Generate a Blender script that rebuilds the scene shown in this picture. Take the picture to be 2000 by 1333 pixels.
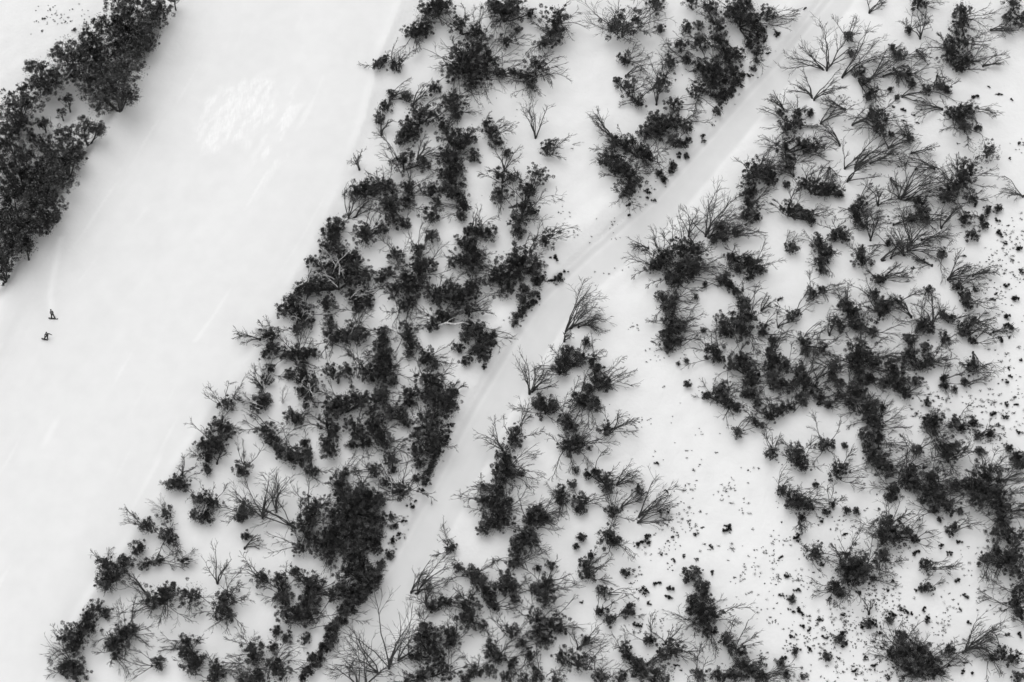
import bpy, math, random
import numpy as np
from mathutils import Vector, Matrix

for o in list(bpy.data.objects):
    bpy.data.objects.remove(o)
scene = bpy.context.scene
COL = scene.collection

# ------------------------------------------------------------------ camera
DIP = math.radians(48.0)            # the camera looks down at the mountainside
SLOPE = math.tan(math.radians(20))  # the hillside rises away from the camera
DIST = 330.0
PPM = 12.0                          # photograph pixels (2000 wide) per metre at the middle
F = DIST * PPM
VIEW = np.array([0.0, math.cos(DIP), -math.sin(DIP)])
RIGHT = np.array([1.0, 0.0, 0.0])
UP = np.array([0.0, math.sin(DIP), math.cos(DIP)])
CAM = -DIST * VIEW
cd = bpy.data.cameras.new('camera')
cam = bpy.data.objects.new('camera', cd)
COL.objects.link(cam)
cam.location = CAM
cam.rotation_euler = (math.pi / 2 - DIP, 0, 0)
cd.sensor_width = 36.0
cd.lens = F * 36.0 / 2000.0
cd.clip_start = 1.0
cd.clip_end = 8000.0
scene.camera = cam

# ------------------------------------------------------------------ sky and sun (thin overcast)
SUN_EL, SUN_AZ = math.radians(70), math.radians(-40)   # azimuth from +Y towards +X
world = bpy.data.worlds.new('World')
scene.world = world
world.use_nodes = True
wn, wl = world.node_tree.nodes, world.node_tree.links
bg = wn['Background']
sky = wn.new('ShaderNodeTexSky')
sky.sky_type = 'NISHITA'
sky.sun_disc = False
sky.sun_elevation = SUN_EL
sky.sun_rotation = SUN_AZ
sky.altitude = 1700
sky.dust_density = 3.0
bw = wn.new('ShaderNodeRGBToBW')     # the photograph is monochrome: neutral daylight
wl.new(sky.outputs['Color'], bw.inputs['Color'])
wl.new(bw.outputs['Val'], bg.inputs['Color'])
bg.inputs['Strength'].default_value = 0.15
sl = bpy.data.lights.new('sun', 'SUN')
sl.energy = 0.6
sl.angle = math.radians(60)
sl.color = (1, 1, 1)
sun = bpy.data.objects.new('sun', sl)
COL.objects.link(sun)
sdir = Vector((math.cos(SUN_EL) * math.sin(SUN_AZ), math.cos(SUN_EL) * math.cos(SUN_AZ), math.sin(SUN_EL)))
sun.rotation_euler = sdir.to_track_quat('Z', 'Y').to_euler()
sun.location = sdir * 200
scene.view_settings.view_transform = 'Standard'
scene.view_settings.look = 'None'
scene.view_settings.gamma = 1.0
scene.view_settings.exposure = 1.06
scene.view_settings.use_curve_mapping = False

# ------------------------------------------------------------------ numeric helpers
def hsh(ix, iy, s):
    n = (ix * 374761393 + iy * 668265263 + s * 1442695041) & 0xffffffff
    n = ((n ^ (n >> 13)) * 1274126177) & 0xffffffff
    return ((n ^ (n >> 16)) & 0xffff) / 65535.0

def vnoise(x, y, s=0):
    x = np.asarray(x, float); y = np.asarray(y, float)
    ix = np.floor(x).astype(np.int64); iy = np.floor(y).astype(np.int64)
    fx = x - ix; fy = y - iy
    fx = fx * fx * (3 - 2 * fx); fy = fy * fy * (3 - 2 * fy)
    a = hsh(ix, iy, s); b = hsh(ix + 1, iy, s); c = hsh(ix, iy + 1, s); d = hsh(ix + 1, iy + 1, s)
    return (a * (1 - fx) + b * fx) * (1 - fy) + (c * (1 - fx) + d * fx) * fy

def fbm(x, y, s=0, o=3):
    v = 0; amp = 0.5; f = 1.0
    for k in range(o):
        v = v + amp * vnoise(np.asarray(x) * f, np.asarray(y) * f, s + k * 17)
        amp *= 0.5; f *= 2.03
    return v

def sstep(a, b, x):
    t = np.clip((np.asarray(x, float) - a) / (b - a), 0, 1)
    return t * t * (3 - 2 * t)

def rays(px, py):
    px = np.asarray(px, float); py = np.asarray(py, float)
    return VIEW[None, :] + ((px - 1000) / F)[:, None] * RIGHT[None, :] + ((666.5 - py) / F)[:, None] * UP[None, :]

def on_plane(pts):
    """photo pixels -> XY on the plain hillside"""
    p = np.array(pts, float)
    d = rays(p[:, 0], p[:, 1])
    t = (CAM[1] * SLOPE - CAM[2]) / (d[:, 2] - d[:, 1] * SLOPE)
    return (CAM[None, :] + d * t[:, None])[:, :2]

def polydist(x, y, P):
    """signed distance to a polyline (positive on its right going down the list), and arc length"""
    best = np.full(np.shape(x), 1e9); sg = np.zeros(np.shape(x)); arc = np.zeros(np.shape(x)); acc = 0.0
    for i in range(len(P) - 1):
        a, b = P[i], P[i + 1]
        e = b - a; L = math.hypot(*e)
        lo = -1e9 if i == 0 else 0.0
        hi = 1e9 if i == len(P) - 2 else 1.0
        t = np.clip(((x - a[0]) * e[0] + (y - a[1]) * e[1]) / (L * L), lo, hi)
        dx = x - (a[0] + t * e[0]); dy = y - (a[1] + t * e[1])
        d = np.hypot(dx, dy)
        cr = e[0] * dy - e[1] * dx
        m = d < best
        best = np.where(m, d, best)
        sg = np.where(m, np.where(cr > 0, 1.0, -1.0), sg)
        arc = np.where(m, acc + t * L, arc)
        acc += L
    return best * sg, arc

CREST = on_plane([(352, -20), (318, 75), (278, 150), (215, 262), (160, 350), (110, 432), (62, 500), (0, 612), (-60, 730)])
LIP = on_plane([(800, -30), (745, 110), (715, 235), (662, 372), (606, 490), (548, 585), (492, 690), (425, 780), (352, 900), (262, 1050), (182, 1165), (112, 1290), (70, 1370)])
TRACK = on_plane([(1665, -40), (1637, 0), (1562, 97), (1470, 197), (1388, 295), (1300, 397), (1165, 516), (1077, 600), (1013, 702), (955, 800), (914, 880), (852, 1000), (806, 1085), (762, 1165), (705, 1262), (655, 1333), (615, 1390)])
TRAIL = on_plane([(120, 470), (106, 530), (97, 575), (100, 606), (104, 621)])
PATCH = on_plane([(462, 222), (462 + 80, 222), (462 + 48, 222 - 82)])
NROOT = 4

def track_hw(arc):
    return 2.1 + 0.009 * np.clip(arc, 0, 140)

def terrain(x, y, full=False):
    x = np.asarray(x, float); y = np.asarray(y, float)
    d1, a1 = polydist(x, y, CREST)
    d2, a2 = polydist(x, y, LIP)
    st, at = polydist(x, y, TRACK)
    # signs: positive = on the picture's right of a line that runs down the picture
    d1 = d1; d2 = d2
    hw = track_hw(at)
    near = np.exp(-((x / 140.0) ** 2 + (y / 120.0) ** 2))
    h = y * SLOPE + near * 2.2 * (fbm(x / 45.0 + 3.1, y / 45.0 + 8.2, 5, 2) - 0.375)
    piste = sstep(-0.5, 1.5, d1) * sstep(-0.5, 1.0, -d2)
    trk = 1 - np.where(st < 0, sstep(hw - 0.25, hw + 0.2, -st), sstep(hw - 0.3, hw + 0.4, st))
    wild = (1 - piste) * (1 - sstep(hw, hw + 2.0, np.abs(st)) * 0 - trk)
    wild = np.clip(wild, 0, 1)
    h = h + wild * near * (0.55 * (fbm(x / 6.0, y / 6.0, 31, 3) - 0.44) + 0.24 * (fbm(x / 1.6, y / 1.6, 77, 2) - 0.37))
    # crest on the far edge of the piste, steep drop into the stand beyond it
    h = h + 1.1 * np.exp(-((d1 - 0.5) / 3.2) ** 2) - 3.4 * sstep(0.0, 6.5, -d1)
    # ploughed lip along the near edge of the piste
    lipn = sstep(0.35, 0.6, vnoise(a2 / 9.0, a2 * 0 + 2.5, 9)) * 0.7 + 0.2
    h = h + 0.28 * lipn * np.exp(-((d2 + 0.3) / 0.8) ** 2) - 0.25 * sstep(0, 3.0, d2) * (1 - sstep(8, 22, d2))
    # track cut into the slope: bank on its uphill side, soft berm on the other
    cut = 1 - sstep(hw - 0.1, hw + 1.0, -st)
    cutr = 1 - sstep(hw - 0.2, hw + 1.6, st)
    h = h - np.where(st < 0, 0.6 * cut, 0.25 * cutr + 0.35 * (1 - sstep(hw, hw + 7.0, st)))
    h = h + 0.7 * np.exp(-((-st - hw - 3.0) / 2.2) ** 2) * (0.6 + 0.6 * vnoise(at / 12.0, at * 0 + 0.5, 3))
    h = h + 0.22 * np.exp(-((-st - hw + 0.15) / 0.35) ** 2) + 0.07 * np.exp(-((st - hw) / 0.7) ** 2)
    # long soft undulation of the piste
    h = h + piste * (0.10 * (fbm(d1 / 3.0, a1 / 22.0, 51, 2) - 0.37))
    streak = sstep(1.0, 3.0, d1) * (1 - sstep(5.0, 14.0, d1))
    h = h + streak * 0.16 * (fbm(d1 / 0.9, a1 / 11.0, 61, 2) - 0.37)
    # patch of the piste with rough streaky relief and a paler colour
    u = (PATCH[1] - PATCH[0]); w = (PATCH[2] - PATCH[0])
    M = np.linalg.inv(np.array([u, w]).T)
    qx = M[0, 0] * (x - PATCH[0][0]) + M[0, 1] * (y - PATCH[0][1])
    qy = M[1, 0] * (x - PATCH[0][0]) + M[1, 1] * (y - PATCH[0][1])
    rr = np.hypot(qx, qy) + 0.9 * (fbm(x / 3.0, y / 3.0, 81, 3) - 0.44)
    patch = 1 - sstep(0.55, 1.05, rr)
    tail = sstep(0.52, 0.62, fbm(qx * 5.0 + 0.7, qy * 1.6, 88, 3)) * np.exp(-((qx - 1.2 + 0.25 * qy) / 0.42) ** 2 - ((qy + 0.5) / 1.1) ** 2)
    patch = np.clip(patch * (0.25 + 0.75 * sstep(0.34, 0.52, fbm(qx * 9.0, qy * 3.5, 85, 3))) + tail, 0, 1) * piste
    h = h + patch * (0.06 + 0.30 * (fbm(qx * 24.0, qy * 7.0, 91, 2) - 0.37))
    if not full:
        return h
    return h, dict(d1=d1, d2=d2, st=st, at=at, hw=hw, piste=piste, trk=trk, patch=patch, a1=a1, streak=streak)

def solve(px, py, hc):
    """where the sight line through a pixel is hc metres above the ground"""
    d = rays(px, py)
    hc = np.asarray(hc, float)
    t = (CAM[1] * SLOPE + hc - CAM[2]) / (d[:, 2] - d[:, 1] * SLOPE)
    for _ in range(14):
        p = CAM[None, :] + d * t[:, None]
        g = p[:, 2] - terrain(p[:, 0], p[:, 1]) - hc
        t = t - 0.9 * g / (d[:, 2] - d[:, 1] * SLOPE)
    return CAM[None, :] + d * t[:, None]

# ------------------------------------------------------------------ materials
def grey(v):
    return (v, v, v, 1)

def mat(name):
    m = bpy.data.materials.new(name)
    m.use_nodes = True
    return m, m.node_tree.nodes, m.node_tree.links, m.node_tree.nodes['Principled BSDF']

m_snow, n, l, b = mat('snow')
att = n.new('ShaderNodeAttribute'); att.attribute_name = 'albedo'
geo = n.new('ShaderNodeTexCoord')
nz = n.new('ShaderNodeTexNoise'); nz.inputs['Scale'].default_value = 0.35; nz.inputs['Detail'].default_value = 5
l.new(geo.outputs['Object'], nz.inputs['Vector'])
mr = n.new('ShaderNodeMapRange'); mr.inputs['From Min'].default_value = 0.3; mr.inputs['From Max'].default_value = 0.7
mr.inputs['To Min'].default_value = 0.975; mr.inputs['To Max'].default_value = 1.015
l.new(nz.outputs['Fac'], mr.inputs['Value'])
mu = n.new('ShaderNodeMath'); mu.operation = 'MULTIPLY'
l.new(att.outputs['Fac'], mu.inputs[0]); l.new(mr.outputs['Result'], mu.inputs[1])
n3 = n.new('ShaderNodeTexNoise'); n3.inputs['Scale'].default_value = 2.2; n3.inputs['Detail'].default_value = 3
mp = n.new('ShaderNodeMapping'); mp.inputs['Rotation'].default_value = (0, 0, math.radians(-35)); mp.inputs['Scale'].default_value = (1.6, 0.35, 0.35)
l.new(geo.outputs['Object'], mp.inputs['Vector']); l.new(mp.outputs['Vector'], n3.inputs['Vector'])
m3 = n.new('ShaderNodeMapRange'); m3.inputs['From Min'].default_value = 0.3; m3.inputs['From Max'].default_value = 0.7
m3.inputs['To Min'].default_value = -0.5; m3.inputs['To Max'].default_value = 0.5
l.new(n3.outputs['Fac'], m3.inputs['Value'])
r3 = n.new('ShaderNodeAttribute'); r3.attribute_name = 'pale_patch'
k3 = n.new('ShaderNodeMath'); k3.operation = 'MULTIPLY'; l.new(m3.outputs['Result'], k3.inputs[0]); l.new(r3.outputs['Fac'], k3.inputs[1])
k4 = n.new('ShaderNodeMath'); k4.operation = 'MULTIPLY_ADD'; k4.inputs[1].default_value = 0.10
l.new(k3.outputs[0], k4.inputs[0]); l.new(mu.outputs[0], k4.inputs[2])
l.new(k4.outputs[0], b.inputs['Base Color'])
b.inputs['Roughness'].default_value = 0.65
b.inputs['Specular IOR Level'].default_value = 0.25
rat = n.new('ShaderNodeAttribute'); rat.attribute_name = 'rough'
n2 = n.new('ShaderNodeTexNoise'); n2.inputs['Scale'].default_value = 1.6; n2.inputs['Detail'].default_value = 6
l.new(geo.outputs['Object'], n2.inputs['Vector'])
bm_ = n.new('ShaderNodeBump'); bm_.inputs['Distance'].default_value = 0.25
l.new(rat.outputs['Fac'], bm_.inputs['Strength']); l.new(n2.outputs['Fac'], bm_.inputs['Height'])
l.new(bm_.outputs['Normal'], b.inputs['Normal'])

def leaf_mat(name, lo, hi, rough=0.45, spec=0.4):
    m, n, l, b = mat(name)
    g = n.new('ShaderNodeNewGeometry')
    r = n.new('ShaderNodeMapRange')
    r.inputs['To Min'].default_value = lo; r.inputs['To Max'].default_value = hi
    l.new(g.outputs['Random Per Island'], r.inputs['Value'])
    tn = n.new('ShaderNodeAttribute'); tn.attribute_name = 'tone'     # leaf age differs from clump to clump
    mm = n.new('ShaderNodeMath'); mm.operation = 'MULTIPLY'
    l.new(r.outputs['Result'], mm.inputs[0]); l.new(tn.outputs['Fac'], mm.inputs[1])
    l.new(mm.outputs[0], b.inputs['Base Color'])
    b.inputs['Roughness'].default_value = rough
    b.inputs['Specular IOR Level'].default_value = spec
    return m

m_leaf = leaf_mat('gum_leaves', 0.004, 0.085)
m_leaf_waxy = leaf_mat('waxy_gum_leaves', 0.003, 0.055, 0.24, 0.9)
m_shrub = leaf_mat('heath_leaves', 0.01, 0.04, 0.6, 0.2)

def bark_mat(name, lo, hi):
    m, n, l, b = mat(name)
    tc = n.new('ShaderNodeTexCoord')
    z = n.new('ShaderNodeTexNoise'); z.inputs['Scale'].default_value = 3.0; z.inputs['Detail'].default_value = 4
    l.new(tc.outputs['Object'], z.inputs['Vector'])
    r = n.new('ShaderNodeMapRange')
    r.inputs['From Min'].default_value = 0.3; r.inputs['From Max'].default_value = 0.7
    r.inputs['To Min'].default_value = lo; r.inputs['To Max'].default_value = hi
    l.new(z.outputs['Fac'], r.inputs['Value']); l.new(r.outputs['Result'], b.inputs['Base Color'])
    b.inputs['Roughness'].default_value = 0.8
    return m

m_bark = bark_mat('gum_bark', 0.012, 0.04)
m_dead = bark_mat('weathered_dead_wood', 0.02, 0.085)
m_bleach = bark_mat('bleached_dead_wood', 0.35, 0.75)

def flat_mat(name, v, rough=0.6):
    m, n, l, b = mat(name)
    z = n.new('ShaderNodeTexNoise'); z.inputs['Scale'].default_value = 9.0
    r = n.new('ShaderNodeMapRange'); r.inputs['To Min'].default_value = v * 0.7; r.inputs['To Max'].default_value = v * 1.3
    l.new(z.outputs['Fac'], r.inputs['Value']); l.new(r.outputs['Result'], b.inputs['Base Color'])
    b.inputs['Roughness'].default_value = rough
    return m

# ------------------------------------------------------------------ object helpers
def mesh_np(name, V, Fc, material, smooth=True):
    me = bpy.data.meshes.new(name)
    V = np.asarray(V, np.float32)
    me.vertices.add(len(V)); me.vertices.foreach_set('co', V.ravel())
    k = len(Fc[0])
    Fc = np.asarray(Fc, np.int32)
    me.loops.add(Fc.size); me.loops.foreach_set('vertex_index', Fc.ravel())
    me.polygons.add(len(Fc))
    me.polygons.foreach_set('loop_start', np.arange(0, Fc.size, k, dtype=np.int32))
    me.polygons.foreach_set('loop_total', np.full(len(Fc), k, np.int32))
    me.polygons.foreach_set('use_smooth', np.full(len(Fc), smooth))
    me.materials.append(material)
    me.update(calc_edges=True)
    return me

def link(name, me, parent=None, loc=None):
    o = bpy.data.objects.new(name, me)
    COL.objects.link(o)
    if parent is not None:
        o.parent = parent
    if loc is not None:
        o.location = loc
    return o

def tag(o, label=None, cat=None, group=None, kind=None):
    if label: o['label'] = label
    if cat: o['category'] = cat
    if group: o['group'] = group
    if kind: o['kind'] = kind
    return o

# ------------------------------------------------------------------ ground
def axis(a, b, step, far):
    core = list(np.arange(a, b + 1e-6, step))
    out = []; s = step; v = b
    while v < far:
        s *= 1.35; v += s; out.append(v)
    pre = []; s = step; v = a
    while v > -far:
        s *= 1.35; v -= s; pre.append(v)
    return np.array(pre[::-1] + core + out)

gx = axis(-98, 98, 0.42, 2500)
gy = axis(-78, 86, 0.42, 2500)
X, Y = np.meshgrid(gx, gy)
H, A = terrain(X, Y, True)
nx, ny = len(gx), len(gy)
idx = np.arange(nx * ny).reshape(ny, nx)
quads = np.stack([idx[:-1, :-1], idx[:-1, 1:], idx[1:, 1:], idx[1:, :-1]], -1).reshape(-1, 4)
alb = 0.815 + 0 * X
alb = alb + 0.012 * (np.exp(-((np.abs(A['st']) - A['hw'] - 0.5) / 0.55) ** 2)) * (0.4 + vnoise(A['at'] / 3.0, A['st'] * 0 + 1.5, 6))
alb = alb - 0.085 * A['trk'] * (0.9 + 0.2 * vnoise(A['st'] / 0.8, A['at'] / 14.0, 4))
groove = np.exp(-((A['st'] + A['hw'] - 1.1) / 0.3) ** 2) * 0.06
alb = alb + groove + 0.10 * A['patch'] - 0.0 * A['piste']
dtr = np.abs(polydist(X, Y, TRAIL)[0])
alb = alb + 0.09 * np.exp(-(dtr / 0.5) ** 2) * (Y < TRAIL[0][1]) * (Y > TRAIL[-1][1])
alb = alb + A['piste'] * 0.05 * (sstep(0.56, 0.68, fbm(A['d1'] / 1.1 + 0.15 * A['a1'] / 3, A['a1'] / 13.0, 141, 2)) - 0.15)
alb = alb + 0.03 * (fbm(X / 1.3, Y / 1.3, 151, 2) - 0.37)
alb = alb - 0.05 * A['piste'] * (fbm(A['d1'] / 5.0, A['a1'] / 30.0, 41, 3) - 0.2)
alb = np.clip(alb, 0.3, 0.93)
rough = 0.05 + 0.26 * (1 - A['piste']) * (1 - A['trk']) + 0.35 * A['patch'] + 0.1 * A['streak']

def ground_obj(name, faces, lift):
    used = np.unique(faces)
    remap = np.full(nx * ny, -1, np.int64); remap[used] = np.arange(len(used))
    V = np.stack([X.ravel()[used], Y.ravel()[used], H.ravel()[used] + lift], -1)
    me = mesh_np(name, V, remap[faces], m_snow)
    for nm, arr in (('albedo', alb), ('rough', rough), ('pale_patch', A['patch'])):
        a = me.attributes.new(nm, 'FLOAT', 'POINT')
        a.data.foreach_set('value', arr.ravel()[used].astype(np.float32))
    return tag(link(name, me), kind='structure')

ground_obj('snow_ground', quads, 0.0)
fc = lambda a: a.ravel()[quads].mean(1)
inside = (np.abs(fc(X)) < 98) & (np.abs(fc(Y) - 4) < 82)
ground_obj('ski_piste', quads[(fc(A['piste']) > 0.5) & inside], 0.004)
ground_obj('snow_track', quads[(fc(A['trk']) > 0.5) & inside], 0.004)

# ------------------------------------------------------------------ wood (tapered tubes)
class Wood:
    def __init__(self):
        self.V = []; self.F = []; self.n = 0
    def tube(self, P, R, k):
        P = np.asarray(P, float); R = np.asarray(R, float); m = len(P)
        T = np.gradient(P, axis=0)
        T /= np.linalg.norm(T, axis=1)[:, None] + 1e-9
        ref = np.array([0.31, 0.17, 0.93]) if abs(T[0][2]) < 0.9 else np.array([1.0, 0.1, 0.0])
        N = np.cross(T, ref); N /= np.linalg.norm(N, axis=1)[:, None] + 1e-9
        B = np.cross(T, N)
        a = np.arange(k) * 2 * math.pi / k
        ring = P[:, None, :] + R[:, None, None] * (np.cos(a)[None, :, None] * N[:, None, :] + np.sin(a)[None, :, None] * B[:, None, :])
        self.V.append(ring.reshape(-1, 3))
        i = np.arange(m - 1)[:, None] * k; j = np.arange(k)[None, :]; j2 = (j + 1) % k
        f = np.stack([i + j, i + j2, i + k + j2, i + k + j], -1).reshape(-1, 4) + self.n
        self.F.append(f)
        self.n += m * k
    def mesh(self, name, material):
        return mesh_np(name, np.concatenate(self.V), np.concatenate(self.F), material)

def unit(v):
    return v / (np.linalg.norm(v) + 1e-9)

def curve(rg, p, d, L, bend, jit, m):
    P = [np.array(p, float)]; d = unit(np.array(d, float)); st = L / (m - 1)
    for i in range(m - 1):
        d = unit(d + bend * (1.0 / (m - 1)) + rg.normal(0, jit, 3))
        P.append(P[-1] + d * st)
    return np.array(P)

def dead_stem(w, rg, p, d, L, r0, bend, dens=1.0):
    """one bare stem with long thin side branches and twigs"""
    P = curve(rg, p, d, L, bend, 0.15, 8)
    R = np.linspace(r0, 0.03, 8)
    w.tube(P, R, 4)
    nb = max(2, int(rg.uniform(5.5, 9.5) * dens))
    for _ in range(nb):
        t = rg.uniform(0.30, 0.97) * 7
        i = min(int(t), 6); q = P[i] + (P[i + 1] - P[i]) * (t - i)
        td = unit(P[i + 1] - P[i])
        sd = unit(np.cross(td, rg.normal(0, 1, 3)))
        bd = unit(td * rg.uniform(0.7, 1.2) + sd * rg.uniform(0.45, 0.9) + bend * 0.35)
        bl = L * rg.uniform(0.22, 0.48) * (1.15 - t / 14)
        Q = curve(rg, q, bd, bl, bend * 0.8 + np.array([0, 0, 0.1]), 0.22, 5)
        rb = max(0.03, R[i] * 0.5)
        w.tube(Q, np.linspace(rb, 0.02, 5), 3)
        for _ in range(int(rg.uniform(2.5, 6.0) * dens)):
            u = rg.uniform(0.25, 0.95) * 4
            j = min(int(u), 3); s = Q[j] + (Q[j + 1] - Q[j]) * (u - j)
            qd = unit(Q[j + 1] - Q[j])
            xd = unit(qd + unit(np.cross(qd, rg.normal(0, 1, 3))) * rg.uniform(0.5, 0.9))
            S = curve(rg, s, xd, bl * rg.uniform(0.25, 0.5), bend * 0.6, 0.17, 3)
            w.tube(S, np.linspace(0.024, 0.014, 3), 3)

# ------------------------------------------------------------------ foliage prototypes
def leaf_quads(rg, C, N, L, W):
    """diamond leaves at C pointing roughly along N"""
    n = len(C)
    d = N + rg.normal(0, 0.55, (n, 3)); d /= np.linalg.norm(d, axis=1)[:, None] + 1e-9
    s = np.cross(d, rg.normal(0, 1, (n, 3))); s /= np.linalg.norm(s, axis=1)[:, None] + 1e-9
    ll = L * rg.uniform(0.7, 1.3, n)[:, None]; ww = W * rg.uniform(0.7, 1.3, n)[:, None]
    V = np.stack([C - d * ll * 0.5, C + s * ww * 0.5, C + d * ll * 0.5, C - s * ww * 0.5], 1).reshape(-1, 3)
    Fq = np.arange(n * 4).reshape(-1, 4)
    return V, Fq

def toned(me, t=None):
    a = me.attributes.new('tone', 'FLOAT', 'POINT')
    a.data.foreach_set('value', np.asarray(t if t is not None else np.ones(len(me.vertices)), np.float32))
    return me

def crown_mesh(name, seed, R, flat=0.8, material=None, open_=0.0):
    """lumpy crown of leaf clumps, centre at the origin, about R metres in radius"""
    rg = np.random.default_rng(seed)
    nc = int(8 + 11.5 * R ** 1.7)
    tone = []
    cs = []
    ph = rg.uniform(0, 6.28, 6); am = rg.uniform(0.05, 0.16, 6)
    for _ in range(nc):
        v = unit(rg.normal(0, 1, 3) + np.array([0, 0, 0.25]))
        az = math.atan2(v[1], v[0])
        lob = 1 + sum(am[k] * math.sin((k + 2) * az + ph[k]) for k in range(6))
        rad = R * lob * rg.uniform(0.15, 1.12) ** 0.65 - 0.15
        cs.append(np.array([v[0] * rad, v[1] * rad, v[2] * rad * flat]))
    Vs, Fs, n = [], [], 0
    for c in cs:
        cr = rg.uniform(0.18, 0.42) * (0.85 + 0.1 * R)
        k = int((22 + 170 * cr) * rg.uniform(0.7, 1.15) * (1 - open_))
        u = rg.normal(0, 1, (k, 3)); u[:, 2] += 0.25
        u /= np.linalg.norm(u, axis=1)[:, None]
        Cc = c + u * cr * rg.uniform(0.45, 1.0, (k, 1))
        out = u + 0.5 * c / (np.linalg.norm(c) + 0.3)
        V, Fq = leaf_quads(rg, Cc, out, 0.27, 0.072)
        Vs.append(V); Fs.append(Fq + n); n += len(V); tone.append(np.full(len(V), rg.uniform(0.15, 1.0) ** 2.4 * 2.9))
    # loose sprays that break the outline
    k = int(130 * R)
    u = rg.normal(0, 1, (k, 3)); u /= np.linalg.norm(u, axis=1)[:, None]
    Cc = u * R * rg.uniform(0.65, 1.1, (k, 1)) * np.array([1, 1, flat])
    V, Fq = leaf_quads(rg, Cc, u, 0.27, 0.075)
    Vs.append(V); Fs.append(Fq + n); tone.append(np.full(len(V), 1.0))
    return toned(mesh_np(name, np.concatenate(Vs), np.concatenate(Fs), material or m_leaf, smooth=False), np.concatenate(tone))

CLASSES = [0.95, 1.35, 1.85, 2.5]
CROWNS = {c: [crown_mesh('crown_foliage', 100 + i * 10 + k, c) for k in range(6)] for i, c in enumerate(CLASSES)}
WAXY = {c: [crown_mesh('waxy_crown_foliage', 300 + i * 10 + k, c, 0.7, m_leaf_waxy) for k in range(5)] for i, c in enumerate(CLASSES[1:], 1)}
LACY = crown_mesh('lacy_crown_foliage', 777, 1.9, 0.9, m_leaf, 0.5)

def tuft_mesh(name, seed, R):
    rg = np.random.default_rng(seed)
    Vs, Fs, n = [], [], 0
    for _ in range(rg.integers(4, 9)):
        c = np.array([rg.normal(0, R * 0.5), rg.normal(0, R * 0.5), R * rg.uniform(0.1, 0.5)])
        k = rg.integers(26, 50)
        u = rg.normal(0, 1, (k, 3)); u[:, 2] = np.abs(u[:, 2]) * 0.9 + 0.1
        u /= np.linalg.norm(u, axis=1)[:, None]
        V, Fq = leaf_quads(rg, c + u * R * 0.42 * rg.uniform(0.3, 1, (k, 1)), u, 0.40 * R + 0.04, 0.11 * R + 0.02)
        Vs.append(V); Fs.append(Fq + n); n += len(V)
    return toned(mesh_np(name, np.concatenate(Vs), np.concatenate(Fs), m_shrub, smooth=False))

TUFTS = [tuft_mesh('heath_foliage', 500 + i, 0.45) for i in range(9)]

# ------------------------------------------------------------------ where the trees stand (photo pixels)
# x,y,r          leafy crown (centre, radius)      x,y,r,f:dir   crown with bare stems
# x,y,r,b:dir    bare stems only (base, height)    dir: u ur r l ul d R(all round)
ZONES = {}
ZONES['far'] = """270,20,36 315,12,26 222,45,36 185,75,34 255,60,38 295,45,28 140,100,32 118,112,24 165,130,30 235,92,36 270,92,26
292,88,16 80,140,28 62,128,14 105,150,22 250,135,32 215,140,34 185,165,34 225,172,36 250,188,24 145,150,22 132,195,13 121,220,9 200,198,28
58,200,26 25,225,30 40,245,24 12,255,26 85,240,14 165,250,26 190,255,18 120,268,26 142,285,26 85,280,20 62,268,13 125,312,34 148,305,20 92,318,28
52,305,32 20,285,26 8,325,28 40,345,36 82,352,36 122,352,26 30,395,38 75,402,36 108,400,22 15,435,38 55,440,34 85,443,20 20,480,34 50,483,20 8,508,18
45,300,40,w:u 250,100,24 175,100,26 300,25,22 -15,360,34 -15,430,34 -12,290,30 -10,490,26 340,-5,14 230,5,24 100,165,24 75,168,20 48,172,14 30,200,22 5,522,20 -8,540,18 100,340,26 60,375,28 95,425,22 35,460,26 280,60,26 200,110,28"""
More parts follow.
